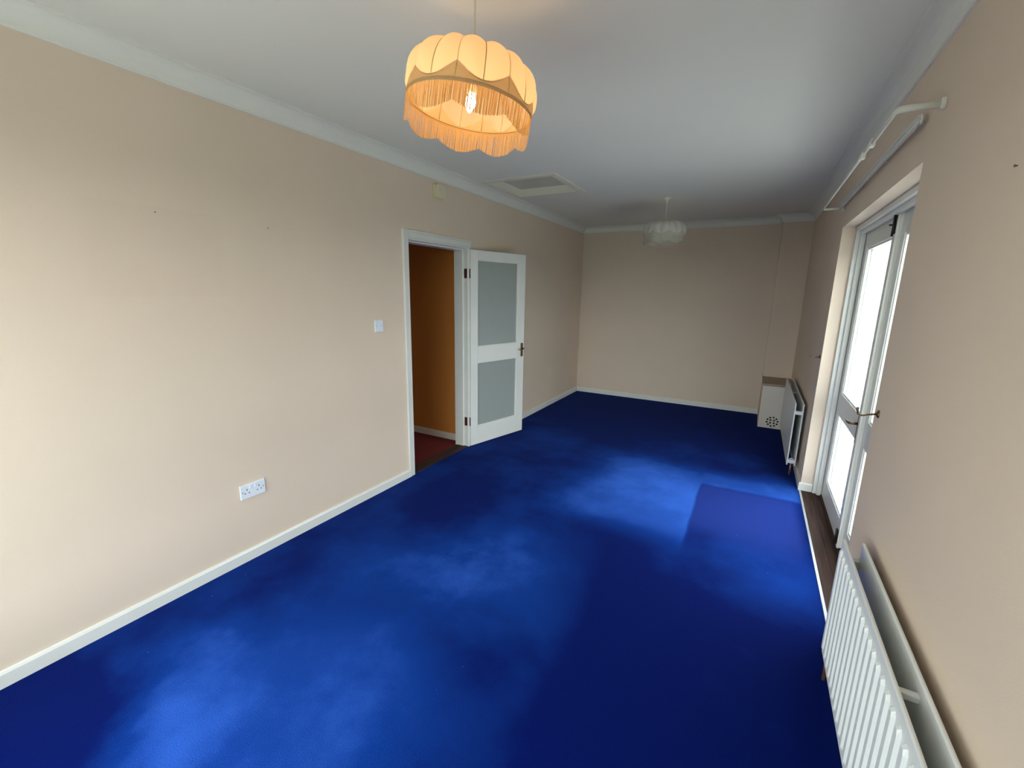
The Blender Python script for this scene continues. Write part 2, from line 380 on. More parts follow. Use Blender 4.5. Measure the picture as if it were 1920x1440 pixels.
sk = [(0, 0), (0.015, 0), (0.015, 0.058), (0.010, 0.068), (0, 0.070)]
struct('baseboard_left', sweep([(0, Y0), (0, DY0-0.066)], sk), M['gloss'], 'white skirting board before the inner doorway', 'skirting')
struct('baseboard_left', sweep([(0, DY1+0.045), (0, L), ], sk), M['gloss'], 'white skirting board between glazed door and end wall', 'skirting')
struct('baseboard_back', sweep([(0.016, L), (2.655, L)], sk), M['gloss'], 'white skirting board along the end wall', 'skirting')
struct('baseboard_right', sweep([(W, 6.09), (W, FY1), (3.062, FY1)], sk), M['gloss'], 'white skirting board under the far radiator turning into the recess', 'skirting')
struct('baseboard_right', sweep([(3.062, FY0), (W, FY0), (W, Y0)], sk), M['gloss'], 'white skirting board behind the near ribbed radiator', 'skirting')

# ------------------------------------------------------------------ hall beyond the doorway
HY = 3.72
struct('floor_hall', bx(-1.6, -0.128, 1.6, HY, -0.06, 0.0), M['hall_carpet'], 'dark red hall carpet seen through the doorway', 'floor')
hw = nb(); box(hw, -1.7, -0.15, HY, HY+0.1, -0.06, H); box(hw, -1.7, -1.6, 1.5, HY, -0.06, H); box(hw, -1.6, -0.15, 1.5, 1.6, -0.06, H)
struct('wall_hall', hw, M['hall_wall'], 'orange brown hall wall with warm light in its colour seen through the doorway', 'wall')
struct('ceiling_hall', bx(-1.7, -0.15, 1.5, HY+0.1, H-0.15, H), M['ceiling'], 'ceiling of the dim hall', 'ceiling')
struct('baseboard_hall', sweep([(-1.59, HY), (-0.15, HY)], sk), M['cream_gloss'], 'skirting board at the foot of the orange hall wall', 'skirting')
th = nb()
box(th, -0.128, -0.002, DY0, DY1+0.02, -0.05, 0.004, bev=0.003)
struct('trim_2', th, M['wood'], 'dark wooden threshold between red and blue carpet', 'threshold')

# door lining and architrave of the inner doorway
tr = thing('trim_3', 'white painted door frame of the inner doorway', 'door frame', (0, (DY0+DY1)/2, 0), kind='structure')
part('lining', bx(-0.155, 0.004, DY0-0.012, DY0+0.008, 0, DZ, bev=0.002), M['gloss'], tr)
part('lining', bx(-0.155, 0.004, DY1-0.005, DY1+0.02, 0, DZ, bev=0.002), M['gloss'], tr)
part('lining', bx(-0.155, 0.004, DY0, DY1, DZ-0.012, DZ+0.015, bev=0.002), M['gloss'], tr)
part('stop_bead', bx(-0.150, -0.048, DY0+0.008, DY0+0.020, 0, DZ-0.012, bev=0.002), M['gloss'], tr)
part('stop_bead', bx(-0.150, -0.048, DY1-0.019, DY1-0.005, 0, DZ-0.012, bev=0.002), M['gloss'], tr)
part('stop_bead', bx(-0.150, -0.048, DY0+0.02, DY1-0.019, DZ-0.026, DZ-0.012, bev=0.002), M['gloss'], tr)
def arch(y0, y1, z0, z1):
    bm = nb(); box(bm, 0, 0.013, y0, y1, z0, z1, bev=0.003)
    return bm
part('architrave', box(arch(DY0-0.062, DY0+0.004, 0, DZ+0.062), 0.008, 0.019, DY0-0.062, DY0-0.045, 0, DZ+0.062, bev=0.003), M['gloss'], tr)
part('architrave', arch(DY1, DY1+0.036, 0, DZ), M['gloss'], tr)
part('architrave', box(arch(DY0+0.004, DY1+0.036, DZ, DZ+0.062), 0.008, 0.019, DY0+0.004, DY1+0.036, DZ+0.045, DZ+0.062, bev=0.003), M['gloss'], tr)

# ------------------------------------------------------------------ open glazed inner door (local x along the leaf, local y = thickness towards the room)
PIN = (-0.008, 3.640, 0.0)
ang = math.atan2(0.968, 0.25)                      # leaf direction from the hinge
d1 = thing('door_1', 'white inner door with two obscure glass panes standing open', 'door', PIN, ang, kind='structure')
LW, LT, z0, z1 = 0.795, 0.040, 0.010, 1.985        # local y: 0 .. -LT faces the room
gx0, gx1 = 0.094, 0.680
def leafframe(lx, t0, t1, zb, zt, gx0, gx1, panes):
    bm = nb()
    box(bm, 0, gx0, t0, t1, zb, zt, bev=0.002); box(bm, gx1, lx, t0, t1, zb, zt, bev=0.002)
    zs = [zb] + [v for p in panes for v in p] + [zt]
    for i in range(0, len(zs), 2): box(bm, gx0, gx1, t0, t1, zs[i], zs[i+1], bev=0.002)
    return bm
pz = [(0.203, 0.878), (1.042, 1.892)]
leaf = obj('leaf', leafframe(LW, -LT, 0, z0, z1, gx0, gx1, pz), M['gloss'], d1)
for a, c in pz:
    pn = obj('pane', bx(gx0-0.004, gx1+0.004, -0.024, -0.018, a-0.004, c+0.004), M['frosted'], d1); pn['label'] = 'obscure glass pane'
    bd = nb()
    for s in (-1, 1):
        ya, yb = (-0.034, -0.024) if s < 0 else (-0.018, -0.008)
        box(bd, gx0, gx0+0.007, ya, yb, a, c); box(bd, gx1-0.007, gx1, ya, yb, a, c)
        box(bd, gx0+0.007, gx1-0.007, ya, yb, a, a+0.007); box(bd, gx0+0.007, gx1-0.007, ya, yb, c-0.007, c)
    obj('glazing_bead', bd, M['gloss'], d1)
for side in (-1, 1):                               # lever handles on long backplates
    yb = -LT if side < 0 else 0.0
    sg = -1 if side < 0 else 1
    hx = 0.755
    bm = nb(); y_a, y_b = sorted((yb, yb + sg*0.006))
    box(bm, hx-0.017, hx+0.017, y_a, y_b, 0.885, 1.035, bev=0.006)
    h = obj('door_handle', bm, M['brass'], d1); h['label'] = 'aged brass lever handle on long backplate'
    lv = tube(nb(), [(hx, yb, 0.975), (hx, yb+sg*0.035, 0.975), (hx-0.012, yb+sg*0.045, 0.975), (hx-0.06, yb+sg*0.047, 0.972), (hx-0.085, yb+sg*0.046, 0.966)], [0.008, 0.008, 0.008, 0.0065, 0.005])
    obj('lever', lv, M['brass'], h)
for z in (0.27, 1.76):
    bm = nb()
    box(bm, -0.0025, 0.001, -0.037, -0.003, z-0.045, z+0.045)          # flap on the leaf's edge
    tube(bm, [(-0.003, 0.004, z-0.042), (-0.003, 0.004, z+0.042)], 0.005, 8)
    h = obj('hinge', bm, M['hinge'], d1); h['label'] = 'dark red brown butt hinge'
for z in (0.27, 1.76):
    bm = bx(-0.038, -0.006, DY1-0.0075, DY1-0.0045, z-0.045, z+0.045)
    h = part('hinge_flap', bm, M['hinge'], tr); h['label'] = 'dark red brown hinge flap'

# ------------------------------------------------------------------ garden doors in the recess
XF = 3.125                                         # inner face of the leaves
tf = thing('trim_4', 'white wooden frame of the garden doors', 'door frame', (3.1, (FY0+FY1)/2, 0), kind='structure')
def jamb(y0, s):
    bm = nb(); a, c = sorted((y0, y0 - s*0.030)); box(bm, 3.064, 3.182, a, c, 0, FZ, bev=0.004)
    a, c = sorted((y0 - s*0.030, y0 - s*0.058)); box(bm, 3.090, 3.122, a, c, 0, FZ-0.03, bev=0.006)
    return bm
part('jamb', jamb(FY1, 1), M['gloss'], tf); part('jamb', jamb(FY0, -1), M['gloss'], tf)
hd = box(nb(), 3.064, 3.182, FY0+0.03, FY1-0.03, FZ-0.032, FZ, bev=0.004); box(hd, 3.090, 3.122, FY0+0.058, FY1-0.058, FZ-0.058, FZ-0.030, bev=0.006)
part('head', hd, M['gloss'], tf)
part('threshold', bx(3.115, 3.21, FY0, FY1, -0.02, 0.012, bev=0.003), M['wood'], tf)
d2 = thing('door_2', 'white glazed double garden doors closed in the right wall recess', 'door', (XF, 3.28, 0), kind='structure')
YM = 3.272; ZB, ZT = 0.014, FZ-0.034
pz2 = [(0.165, 0.722), (0.880, 1.945)]
def garden_leaf(ya, yb, dx, st):
    bm = nb(); x0, x1 = XF+dx, XF+dx+0.045
    ga, gb = ya+st, yb-st
    box(bm, x0, x1, ya, ga, ZB, ZT, bev=0.003); box(bm, x0, x1, gb, yb, ZB, ZT, bev=0.003)
    zs = [ZB, pz2[0][0], pz2[0][1], pz2[1][0], pz2[1][1], ZT]
    for i in (0, 2, 4): box(bm, x0, x1, ga, gb, zs[i], zs[i+1], bev=0.003)
    lf = part('leaf', bm, M['gloss'], d2)
    for a, c in pz2:
        p = sub('pane', bx(x0+0.024, x0+0.028, ga-0.004, gb+0.004, a-0.004, c+0.004), M['glass'], lf, d2); p['label'] = 'clear glass pane'
        bd = nb()
        for xa, xb in ((x0+0.008, x0+0.023), (x0+0.029, x0+0.042)):
            box(bd, xa, xb, ga, ga+0.012, a, c); box(bd, xa, xb, gb-0.012, gb, a, c)
            box(bd, xa, xb, ga+0.012, gb-0.012, a, a+0.012); box(bd, xa, xb, ga+0.012, gb-0.012, c-0.012, c)
        sub('glazing_bead', bd, M['gloss'], lf, d2)
    return lf
lfA = garden_leaf(YM, FY1-0.034, 0.0, 0.118)
lfB = garden_leaf(FY0+0.034, YM-0.004, 0.012, 0.082)
# meeting strip on the far leaf
sub('meeting_strip', bx(XF-0.012, XF+0.001, YM-0.006, YM+0.030, ZB, ZT, bev=0.003), M['gloss'], lfA, d2)
hy = YM+0.075
hb = nb(); box(hb, XF-0.006, XF, hy-0.018, hy+0.018, 0.70, 0.88, bev=0.004)
tube(hb, [(XF, hy, 0.83), (XF-0.042, hy, 0.83), (XF-0.050, hy+0.012, 0.83), (XF-0.052, hy+0.06, 0.828), (XF-0.046, hy+0.105, 0.820)], [0.008, 0.008, 0.008, 0.007, 0.006])
sub('door_handle', hb, M['brass'], lfA, d2)
def bolt(zc, hgt):
    bm = box(nb(), XF-0.017, XF-0.012, YM+0.002, YM+0.030, zc-hgt/2, zc+hgt/2, bev=0.001)
    tube(bm, [(XF-0.022, YM+0.016, zc-hgt/2-0.012), (XF-0.022, YM+0.016, zc+hgt/2+0.012)], 0.006, 8)
    tube(bm, [(XF-0.022, YM+0.016, zc), (XF-0.040, YM+0.024, zc)], 0.005, 8)
    return bm
sub('bolt', bolt(2.0, 0.10), M['bolt'], lfA, d2); sub('bolt', bolt(0.085, 0.09), M['bolt'], lfA, d2)
# timber strip and bright edge bar in front of the garden doors
fs = thing('floor_strip', 'dark wood floor strip before the garden doors', 'floor', (3.05, 3.28, 0), kind='structure')
part('plank', bx(W, 3.056, FY0, FY1, -0.05, 0.001, bev=0.001), M['wood'], fs)
part('plank', bx(3.057, 3.125, FY0, FY1, -0.05, 0.0015, bev=0.001), M['wood'], fs)
struct('trim_5', bx(W-0.010, W+0.006, FY0+0.0, FY1-0.016, -0.005, 0.005, bev=0.002), M['silver'], 'pale metal carpet edging bar before the garden doors', 'edging bar')

# outside
struct('patio', box(bx(W+T, 8.5, -3.6, 120, -0.12, -0.06), 8.5, 80, 14, 120, -0.12, -0.06), M['patio'], 'pale paved terrace outside the garden doors', 'ground')
struct('step_outside', bx(W+T+0.02, 3.55, FY0-0.3, FY1+0.3, -0.06, -0.01, bev=0.01), M['sill'], 'stone step outside the garden doors', 'step')
struct('gravel_path', bx(-40, W+T, -3.6, Y0-0.3, -0.12, -0.06), M['grass'], 'pale gravel outside the window behind the viewer', 'ground')
struct('lawn', box(bx(-40, 60, -60, -3.6, -0.13, -0.07), 8.5, 60, -3.6, 14, -0.13, -0.07), M['lawn'], 'dark green lawn round the house', 'ground')

# window behind the viewer
w1 = thing('window_1', 'wide white casement window behind the viewer', 'window', ((WX0+WX1)/2, Y0-0.15, WZ0), kind='structure')
wy0, wy1 = Y0-0.18, Y0-0.11
fr = nb(); box(fr, WX0, WX0+0.05, wy0, wy1, WZ0, WZ1); box(fr, WX1-0.05, WX1, wy0, wy1, WZ0, WZ1)
box(fr, WX0+0.05, WX1-0.05, wy0, wy1, WZ0, WZ0+0.05); box(fr, WX0+0.05, WX1-0.05, wy0, wy1, WZ1-0.05, WZ1)
part('window_frame', fr, M['gloss'], w1)
xs = [WX0+0.05, WX0+0.72, WX1-0.72, WX1-0.05]
for i in (1, 2): part('mullion', bx(xs[i]-0.025, xs[i]+0.025, wy0, wy1, WZ0+0.05, WZ1-0.05), M['gloss'], w1)
for i in range(3): part('pane', bx(xs[i]+(0.025 if i else 0), xs[i+1]-(0.025 if i < 2 else 0), Y0-0.147, Y0-0.143, WZ0+0.05, WZ1-0.05), M['glass'], w1)
part('window_sill', bx(WX0-0.05, WX1+0.05, Y0-0.11, Y0+0.05, WZ0-0.03, WZ0, bev=0.006), M['gloss'], w1)

# ------------------------------------------------------------------ loft hatch
lh = thing('loft_hatch', 'cream framed square loft hatch in the ceiling beside the cornice', 'loft hatch', (0.4875, 4.036, H))
hx0, hx1, hy0, hy1 = 0.155, 0.82, 3.70, 4.372
def hframe(o_, i0, z0, z1, bev):
    bm = nb()
    box(bm, hx0-o_, hx1+o_, hy0-o_, hy0-i0, z0, z1, bev=bev); box(bm, hx0-o_, hx1+o_, hy1+i0, hy1+o_, z0, z1, bev=bev)
    box(bm, hx0-o_, hx0-i0, hy0-i0, hy1+i0, z0, z1, bev=bev); box(bm, hx1+i0, hx1+o_, hy0-i0, hy1+i0, z0, z1, bev=bev)
    return bm
part('architrave', hframe(0.046, 0.0, H-0.012, H, 0.003), M['cream_gloss'], lh)
part('lining', hframe(0.0, -0.014, H-0.012, H+0.13, 0.0), M['cream_gloss'], lh)
part('hatch_panel', bx(hx0+0.016, hx1-0.016, hy0+0.016, hy1-0.016, H+0.06, H+0.078, bev=0.002), M['hatch_panel'], lh)

# ------------------------------------------------------------------ pendant lamps
def pendant(loc, zr, sc, tiltm, lit, label):
    t = thing('pendant_lamp', label, 'lamp', (loc[0], loc[1], H), group='fringed pendant lamps')
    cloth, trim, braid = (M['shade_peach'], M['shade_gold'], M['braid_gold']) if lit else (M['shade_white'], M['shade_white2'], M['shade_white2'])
    zl = zr - H                                      # rim height below the ceiling
    TM = Matrix.Translation((0, 0, zl + 0.13*sc)) @ tiltm @ Matrix.Translation((0, 0, -0.13*sc)) @ Matrix.Diagonal((sc, sc, sc, 1))
    lathe_rose = lathe(nb(), [(0.0, 0), (0.036, 0), (0.037, -0.006), (0.030, -0.014), (0.014, -0.020), (0.009, -0.045), (0.0, -0.046)])
    obj('ceiling_rose', lathe_rose, M['flex'], t)
    obj('cord', tube(nb(), [(0, 0, -0.02), (0, 0, zl + 0.105*sc)], 0.0035, 8), M['flex'], t)
    obj('lamp_holder', lathe(nb(), [(0.0, 0.12), (0.009, 0.12), (0.016, 0.105), (0.018, 0.085), (0.024, 0.083), (0.024, 0.075), (0.018, 0.073), (0.018, 0.05), (0, 0.05)], TM), M['flex'], t)
    # bulb
    bb = lathe(nb(), [(0.0, 0.05), (0.013, 0.05), (0.014, 0.03), (0.022, 0.012), (0.029, -0.008), (0.029, -0.022), (0.021, -0.038), (0.0, -0.046)] if not lit else
               [(0.0, 0.056), (0.010, 0.054), (0.013, 0.044), (0.0185, 0.026), (0.0185, 0.013), (0.012, -0.002), (0.004, -0.014), (0.0, -0.016)], TM)
    ob = obj('bulb', bb, M['bulb'] if lit else M['dead_bulb'], t)
    RR = 0.225
    hcal = lambda th: 0.042*(1-abs(math.cos(4*th)))          # scalloped lower edge of the silk, 8 scallops
    def prof(v):                                             # v 0 at the rim .. 1 at the crown
        a = v*PI/2
        return 0.112 + (RR-0.112)*math.cos(a)**0.62, 0.150*math.sin(a)**0.92
    def panel_mesh(k):                                       # panel between rib k and k+1 (22.5 degrees)
        bm = nb(); nu, nv = 10, 10; g = []
        for i in range(nu+1):
            u = i/nu; th = (u-0.5)*PI/8; puff = math.sin(PI*u)
            col = []
            tha = th + PI/16 + k*PI/8
            for j in range(nv+1):
                v = j/nv; r, z = prof(v)
                lo = hcal(tha) + 0.004
                z = lo + (0.150-lo)*(z/0.150) + 0.014*puff*v**2
                rr = r*(1 + 0.09*puff*math.sin(PI*min(1, 0.15+v*0.95)))
                if j == 0: rr = r*1.002
                col.append(bm.verts.new((rr*math.cos(th), rr*math.sin(th), z)))
            # turned-in lip at the crown
            col.append(bm.verts.new(((col[-1].co.x-0.02*math.cos(th)), col[-1].co.y-0.02*math.sin(th), col[-1].co.z-0.012-0.006*puff)))
            g.append(col)
        for i in range(nu):
            for j in range(nv+1):
                bm.faces.new((g[i][j], g[i+1][j], g[i+1][j+1], g[i][j+1])).smooth = True
        me = bpy.data.meshes.new('shade_panel'); bm.to_mesh(me); bm.free(); me.materials.append(cloth); return me
    pm = [panel_mesh(0), panel_mesh(1)]
    rb = nb()
    pts = [(prof(j/10)[0]*1.004, 0, 0.004 + 0.146*prof(j/10)[1]/0.150) for j in range(11)]
    tube(rb, pts, 0.0016, 5)
    rm = bpy.data.meshes.new('rib'); rb.to_mesh(rm); rb.free(); rm.materials.append(braid)
    for k in range(16):
        o = link('shade_panel', pm[k % 2], None, t); o.matrix_local = TM @ Matrix.Rotation((k+0.5)*PI/8, 4, 'Z')
        o = link('rib', rm, None, t); o.matrix_local = TM @ Matrix.Rotation(k*PI/8, 4, 'Z')
    # wire frame: rim, crown ring and spokes
    wf = nb()
    for rr, zz in ((RR-0.002, 0.0), (0.108, 0.146)):
        tube(wf, [(rr*math.cos(a*PI/20), rr*math.sin(a*PI/20), zz) for a in range(41)], 0.0018, 5, cap=False)
    for k in range(3):
        a = k*2*PI/3; tube(wf, [(0.02*math.cos(a), 0.02*math.sin(a), 0.079), (0.07*math.cos(a), 0.07*math.sin(a), 0.10), (0.108*math.cos(a), 0.108*math.sin(a), 0.146)], 0.0018, 5)
    bmesh.ops.transform(wf, matrix=TM, verts=wf.verts); obj('shade_frame', wf, braid, t)
    # scalloped braid round the rim
    br = nb(); n = 320; ring = []
    for k in range(n):
        th = 2*PI*k/n; c, s = math.cos(th), math.sin(th); hh = hcal(th)+0.010; ro = RR+0.0035
        ring.append([br.verts.new((ro*c, ro*s, -0.011)), br.verts.new(((ro+0.001)*c, (ro+0.001)*s, hh*0.5)), br.verts.new(((RR+0.0025)*c*(1-0.10*(hh/0.2)), (RR+0.0025)*s*(1-0.10*(hh/0.2)), hh))])
    for k in range(n):
        A, B = ring[k], ring[(k+1) % n]
        for j in range(2): br.faces.new((A[j], B[j], B[j+1], A[j+1])).smooth = True
    bmesh.ops.transform(br, matrix=TM, verts=br.verts); obj('braid', br, braid, t)
    # hanging fringe
    fg = nb(); n = 940
    for k in range(n):
        th = 2*PI*(k + random.uniform(-.3, .3))/n; c, s = math.cos(th), math.sin(th)
        ln = 0.064 + 0.026*abs(math.cos(4*th)) + random.uniform(-.002, .002); wd = random.uniform(0.0007, 0.00105); ro = RR + 0.002 + random.uniform(-.002, .002)
        sw = random.uniform(-.0025, .0025)
        tx, ty = -s, c; prev = None
        for j in range(3):
            z = -ln*j/2; off = sw*(j/2)
            a = fg.verts.new((ro*c + tx*(off-wd), ro*s + ty*(off-wd), z)); d = fg.verts.new((ro*c + tx*(off+wd), ro*s + ty*(off+wd), z))
            if prev: fg.faces.new((prev[0], prev[1], d, a))
            prev = (a, d)
    bmesh.ops.transform(fg, matrix=TM, verts=fg.verts)
    f = obj('fringe', fg, trim, t); f['kind'] = 'stuff'
    return t
vd = Vector((CX-1.60, -1.339, 0)).normalized()         # towards the viewer: the shade hangs askew about this line
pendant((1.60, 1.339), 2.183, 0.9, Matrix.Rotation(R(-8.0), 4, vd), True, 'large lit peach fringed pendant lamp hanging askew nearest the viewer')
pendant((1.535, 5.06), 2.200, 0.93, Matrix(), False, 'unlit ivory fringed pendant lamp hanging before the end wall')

# ------------------------------------------------------------------ radiators
def radiator(label, y0, y1, z0, z1, flutes, pipe_y, pipe_x, end_at):
    t = thing('radiator', label, 'radiator', (2.91, (y0+y1)/2, 0), group='double panel radiators')
    xf, xb, th = 2.880, 2.940, 0.011
    def panel(x):
        bm = box(nb(), x, x+th, y0, y1, z0, z1, bev=0.004); return bm
    fp = part('front_panel', panel(xf), M['radiator'], t); part('back_panel', panel(xb), M['radiator'], t)
    if flutes:
        fl = nb(); pit = 0.050; n = int((y1-y0-0.03)/pit)
        za, zb = z0+0.028, z1-0.034; hw = 0.0155
        # one raised vertical flute with slanted sides and rounded-off ends
        out = [(-hw, za+0.012), (-hw*0.5, za), (hw*0.5, za), (hw, za+0.012), (hw, zb-0.012), (hw*0.5, zb), (-hw*0.5, zb), (-hw, zb-0.012)]
        base = [fl.verts.new((0, y, z)) for y, z in out]; top = [fl.verts.new((-0.0075, y*0.62, z + (0.007 if z < (za+zb)/2 else -0.007))) for y, z in out]
        fl.faces.new(top)
        for i in range(8): fl.faces.new((base[i], base[(i+1) % 8], top[(i+1) % 8], top[i]))
        bmesh.ops.recalc_face_normals(fl, faces=fl.faces)
        me = bpy.data.meshes.new('flute'); fl.to_mesh(me); fl.free(); me.materials.append(M['radiator'])
        for k in range(n):
            o = link('flute', me, None, fp); o.location = (xf - 2.91, y1 - 0.030 - k*pit - (y0+y1)/2, 0)
    # tappings between the panels at each end, top and bottom, and the mid bridge
    e = end_at
    for y, z in ((e[0], z1-0.085), (e[0], z0+0.035), (e[1], z1-0.085), (e[1], z0+0.035)):
        part('connector', bx(xf+th-0.001, xb+0.001, y-0.014, y+0.014, z-0.016, z+0.016, bev=0.003), M['radiator'], t)
    for y in ((y0+y1)/2,):
        part('connector', bx(xf+th-0.001, xb+0.001, y-0.010, y+0.010, z1-0.05, z1-0.032, bev=0.003), M['radiator'], t)
    # wall brackets
    for y in (y0+0.22, y1-0.22):
        part('bracket', bx(xb+th-0.001, W-0.0005, y-0.015, y+0.015, z0+0.1, z1-0.1), M['radiator'], t)
    # valve and pipe
    v = lathe(nb(), [(0, -0.03), (0.012, -0.03), (0.012, -0.008), (0.017, -0.006), (0.017, 0.016), (0.011, 0.020), (0, 0.021)], Matrix.Translation((pipe_x, pipe_y, z0+0.035)), 14)
    yn = e[1] if abs(e[1]-pipe_y) < abs(e[0]-pipe_y) else e[0]
    tube(v, [(pipe_x, pipe_y, z0+0.035), (pipe_x, yn, z0+0.035)], 0.009, 10)
    vv = part('valve', v, M['plastic'], t); vv['label'] = 'white radiator valve'
    p = part('pipe', tube(nb(), [(pipe_x, pipe_y, z0+0.02), (pipe_x, pipe_y, 0.001)], 0.0075, 10), M['copper'], t); p['label'] = 'copper pipe down to the carpet'
    return t
radiator('ribbed white double panel radiator nearest the viewer beside the garden doors', 0.55, 1.965, 0.185, 0.692, True, 2.035, 2.918, (0.565, 1.95))
radiator('white double panel radiator between garden doors and corner cupboard', 4.50, 5.95, 0.105, 0.678, False, 4.545, 2.918, (4.516, 5.93))

# ------------------------------------------------------------------ low corner cupboard with vent holes
cb = thing('corner_cupboard', 'low boxed corner cupboard with round vent holes beside the far radiator', 'cupboard', (2.82, 6.45, 0))
cu = nb(); box(cu, 2.658, 2.672, 6.118, L, 0.0, 0.535); box(cu, 2.672, W-0.016, 6.118, 6.122, 0.0, 0.02)
part('side_panel', cu, M['wall'], cb)
part('top_board', bx(2.652, W, 6.094, L, 0.535, 0.555, bev=0.003), M['cupboard_top'], cb)
def perforated(x0, x1, z0, z1, y0, y1, holes, r):
    me = bpy.data.meshes.new('front_panel'); bm = bx(x0, x1, y0, y1, z0, z1); bm.to_mesh(me); bm.free()
    o = bpy.data.objects.new('front_panel_blank', me); C.objects.link(o)
    ct = nb()
    for hx, hz in holes: lathe(ct, [(r, y0-0.02), (r, y1+0.02)], Matrix(((1, 0, 0, hx), (0, 0, 1, 0), (0, 1, 0, hz), (0, 0, 0, 1))), 14)
    bmesh.ops.recalc_face_normals(ct, faces=ct.faces)
    mc = bpy.data.meshes.new('cut'); ct.to_mesh(mc); ct.free(); oc = bpy.data.objects.new('cut', mc); C.objects.link(oc)
    md = o.modifiers.new('holes', 'BOOLEAN'); md.operation = 'DIFFERENCE'; md.object = oc; md.solver = 'EXACT'
    bpy.context.view_layer.update()
    ev = bpy.data.meshes.new_from_object(o.evaluated_get(bpy.context.evaluated_depsgraph_get()))
    bm = nb(); bm.from_mesh(ev)
    bpy.data.objects.remove(oc); bpy.data.objects.remove(o)
    for f in bm.faces: f.smooth = False
    return bm
hc = (2.808, 0.088); holes = [(hc[0]+0.058*math.cos(a), hc[1]+0.055*math.sin(a)) for a in [2*PI*(k+.25)/10 for k in range(10)]] + [(hc[0]+sx_*0.019, hc[1]+sz_*0.017) for sx_ in (-1, 1) for sz_ in (-1, 1)]
fpn = part('front_panel', perforated(2.662, W-0.017, 0.004, 0.530, 6.100, 6.118, holes, 0.0115), M['cupboard'], cb); fpn['label'] = 'front panel with a ring of vent holes'

# ------------------------------------------------------------------ curtain rails above the garden doors
ZR = 2.262
cr_ = thing('curtain_rail', 'white telescopic curtain rail with returns above the garden doors', 'curtain rail', (W, 3.25, ZR))
def arc(p, q, r_, n=5): return [Vector(p).lerp(Vector(q), i/n) for i in range(n+1)]
XR = 2.848
thick = [(W, 2.195, ZR), (XR+0.028, 2.195, ZR), (XR+0.010, 2.200, ZR), (XR+0.002, 2.210, ZR), (XR, 2.228, ZR), (XR, 2.62, ZR)]
thin = [(XR, 2.60, ZR), (XR, 4.285, ZR), (XR+0.003, 4.302, ZR), (XR+0.010, 4.312, ZR), (XR+0.026, 4.315, ZR), (W, 4.315, ZR)]
def ribbon(pts, w_, t_):                          # flat oval section
    bm = tube(nb(), pts, 1.0, 10)
    seg = 10; vs = list(bm.verts)
    for i, p in enumerate(pts):
        d = (Vector(pts[min(i+1, len(pts)-1)]) - Vector(pts[max(i-1, 0)])).normalized(); side = d.cross(Vector((0, 0, 1))).normalized()
        for k in range(seg):
            a = 2*PI*k/seg; vs[i*seg+k].co = Vector(p) + side*math.cos(a)*t_ + Vector((0, 0, 1))*math.sin(a)*w_
    return bm
part('outer_rail', ribbon(thick, 0.012, 0.007), M['rail'], cr_)
part('inner_rail', ribbon(thin, 0.008, 0.0045), M['rail'], cr_)
for y in (2.60, 2.80):
    cl = box(nb(), XR-0.010, XR+0.010, y-0.022, y+0.022, ZR-0.016, ZR+0.016, bev=0.005); tube(cl, [(XR-0.004, y, ZR+0.01), (XR-0.012, y+0.005, ZR-0.022)], 0.006, 8)
    part('overlap_carrier', cl, M['rail'], cr_)
for y in (2.195, 4.315):
    part('wall_bracket', bx(W-0.014, W, y-0.009, y+0.009, ZR-0.019, ZR+0.019, bev=0.003), M['rail'], cr_)
ct_ = thing('curtain_track', 'flat white curtain track fixed close to the wall over the garden doors', 'curtain track', (W, 3.3, 2.268))
tk = box(nb(), 2.953, 2.961, 2.365, 4.30, 2.256, 2.288, bev=0.003); box(tk, 2.947, 2.953, 2.38, 4.30, 2.282, 2.288); box(tk, 2.947, 2.953, 2.38, 4.30, 2.256, 2.262)
part('track', tk, M['rail'], ct_)
for y in (2.45, 3.0, 3.6, 4.2):
    part('fixing', bx(2.960, W, y-0.010, y+0.010, 2.268, 2.280), M['rail'], ct_)
part('end_pull', tube(nb(), [(2.953, 2.37, 2.275), (2.944, 2.362, 2.262), (2.946, 2.40, 2.240), (2.950, 2.56, 2.252)], 0.0035, 6), M['rail'], ct_)

# curtain tie-back hooks either side of the recess
def hook(y, z, label, s):
    t = thing('tieback_hook', label, 'hook', (W, y, z), group='curtain tie-back hooks')
    rt = Matrix(((0, 0, -1, W), (1, 0, 0, y), (0, 1, 0, z), (0, 0, 0, 1)))
    part('backplate', lathe(nb(), [(0, 0), (0.017, 0), (0.017, 0.003), (0.008, 0.008), (0, 0.009)], rt, 16), M['brass'], t)
    part('hook', tube(nb(), [(W-0.004, y, z), (W-0.03, y, z-0.006), (W-0.052, y+s*0.004, z-0.014), (W-0.066, y+s*0.008, z-0.010), (W-0.070, y+s*0.010, z+0.008), (W-0.070, y+s*0.010, z+0.018)], [0.004, 0.004, 0.004, 0.004, 0.0045, 0.006], 8), M['brass'], t)
hook(2.272, 1.128, 'aged brass tie-back hook on the near side of the garden doors', 1)
hook(4.30, 1.125, 'aged brass tie-back hook on the far side of the garden doors', -1)

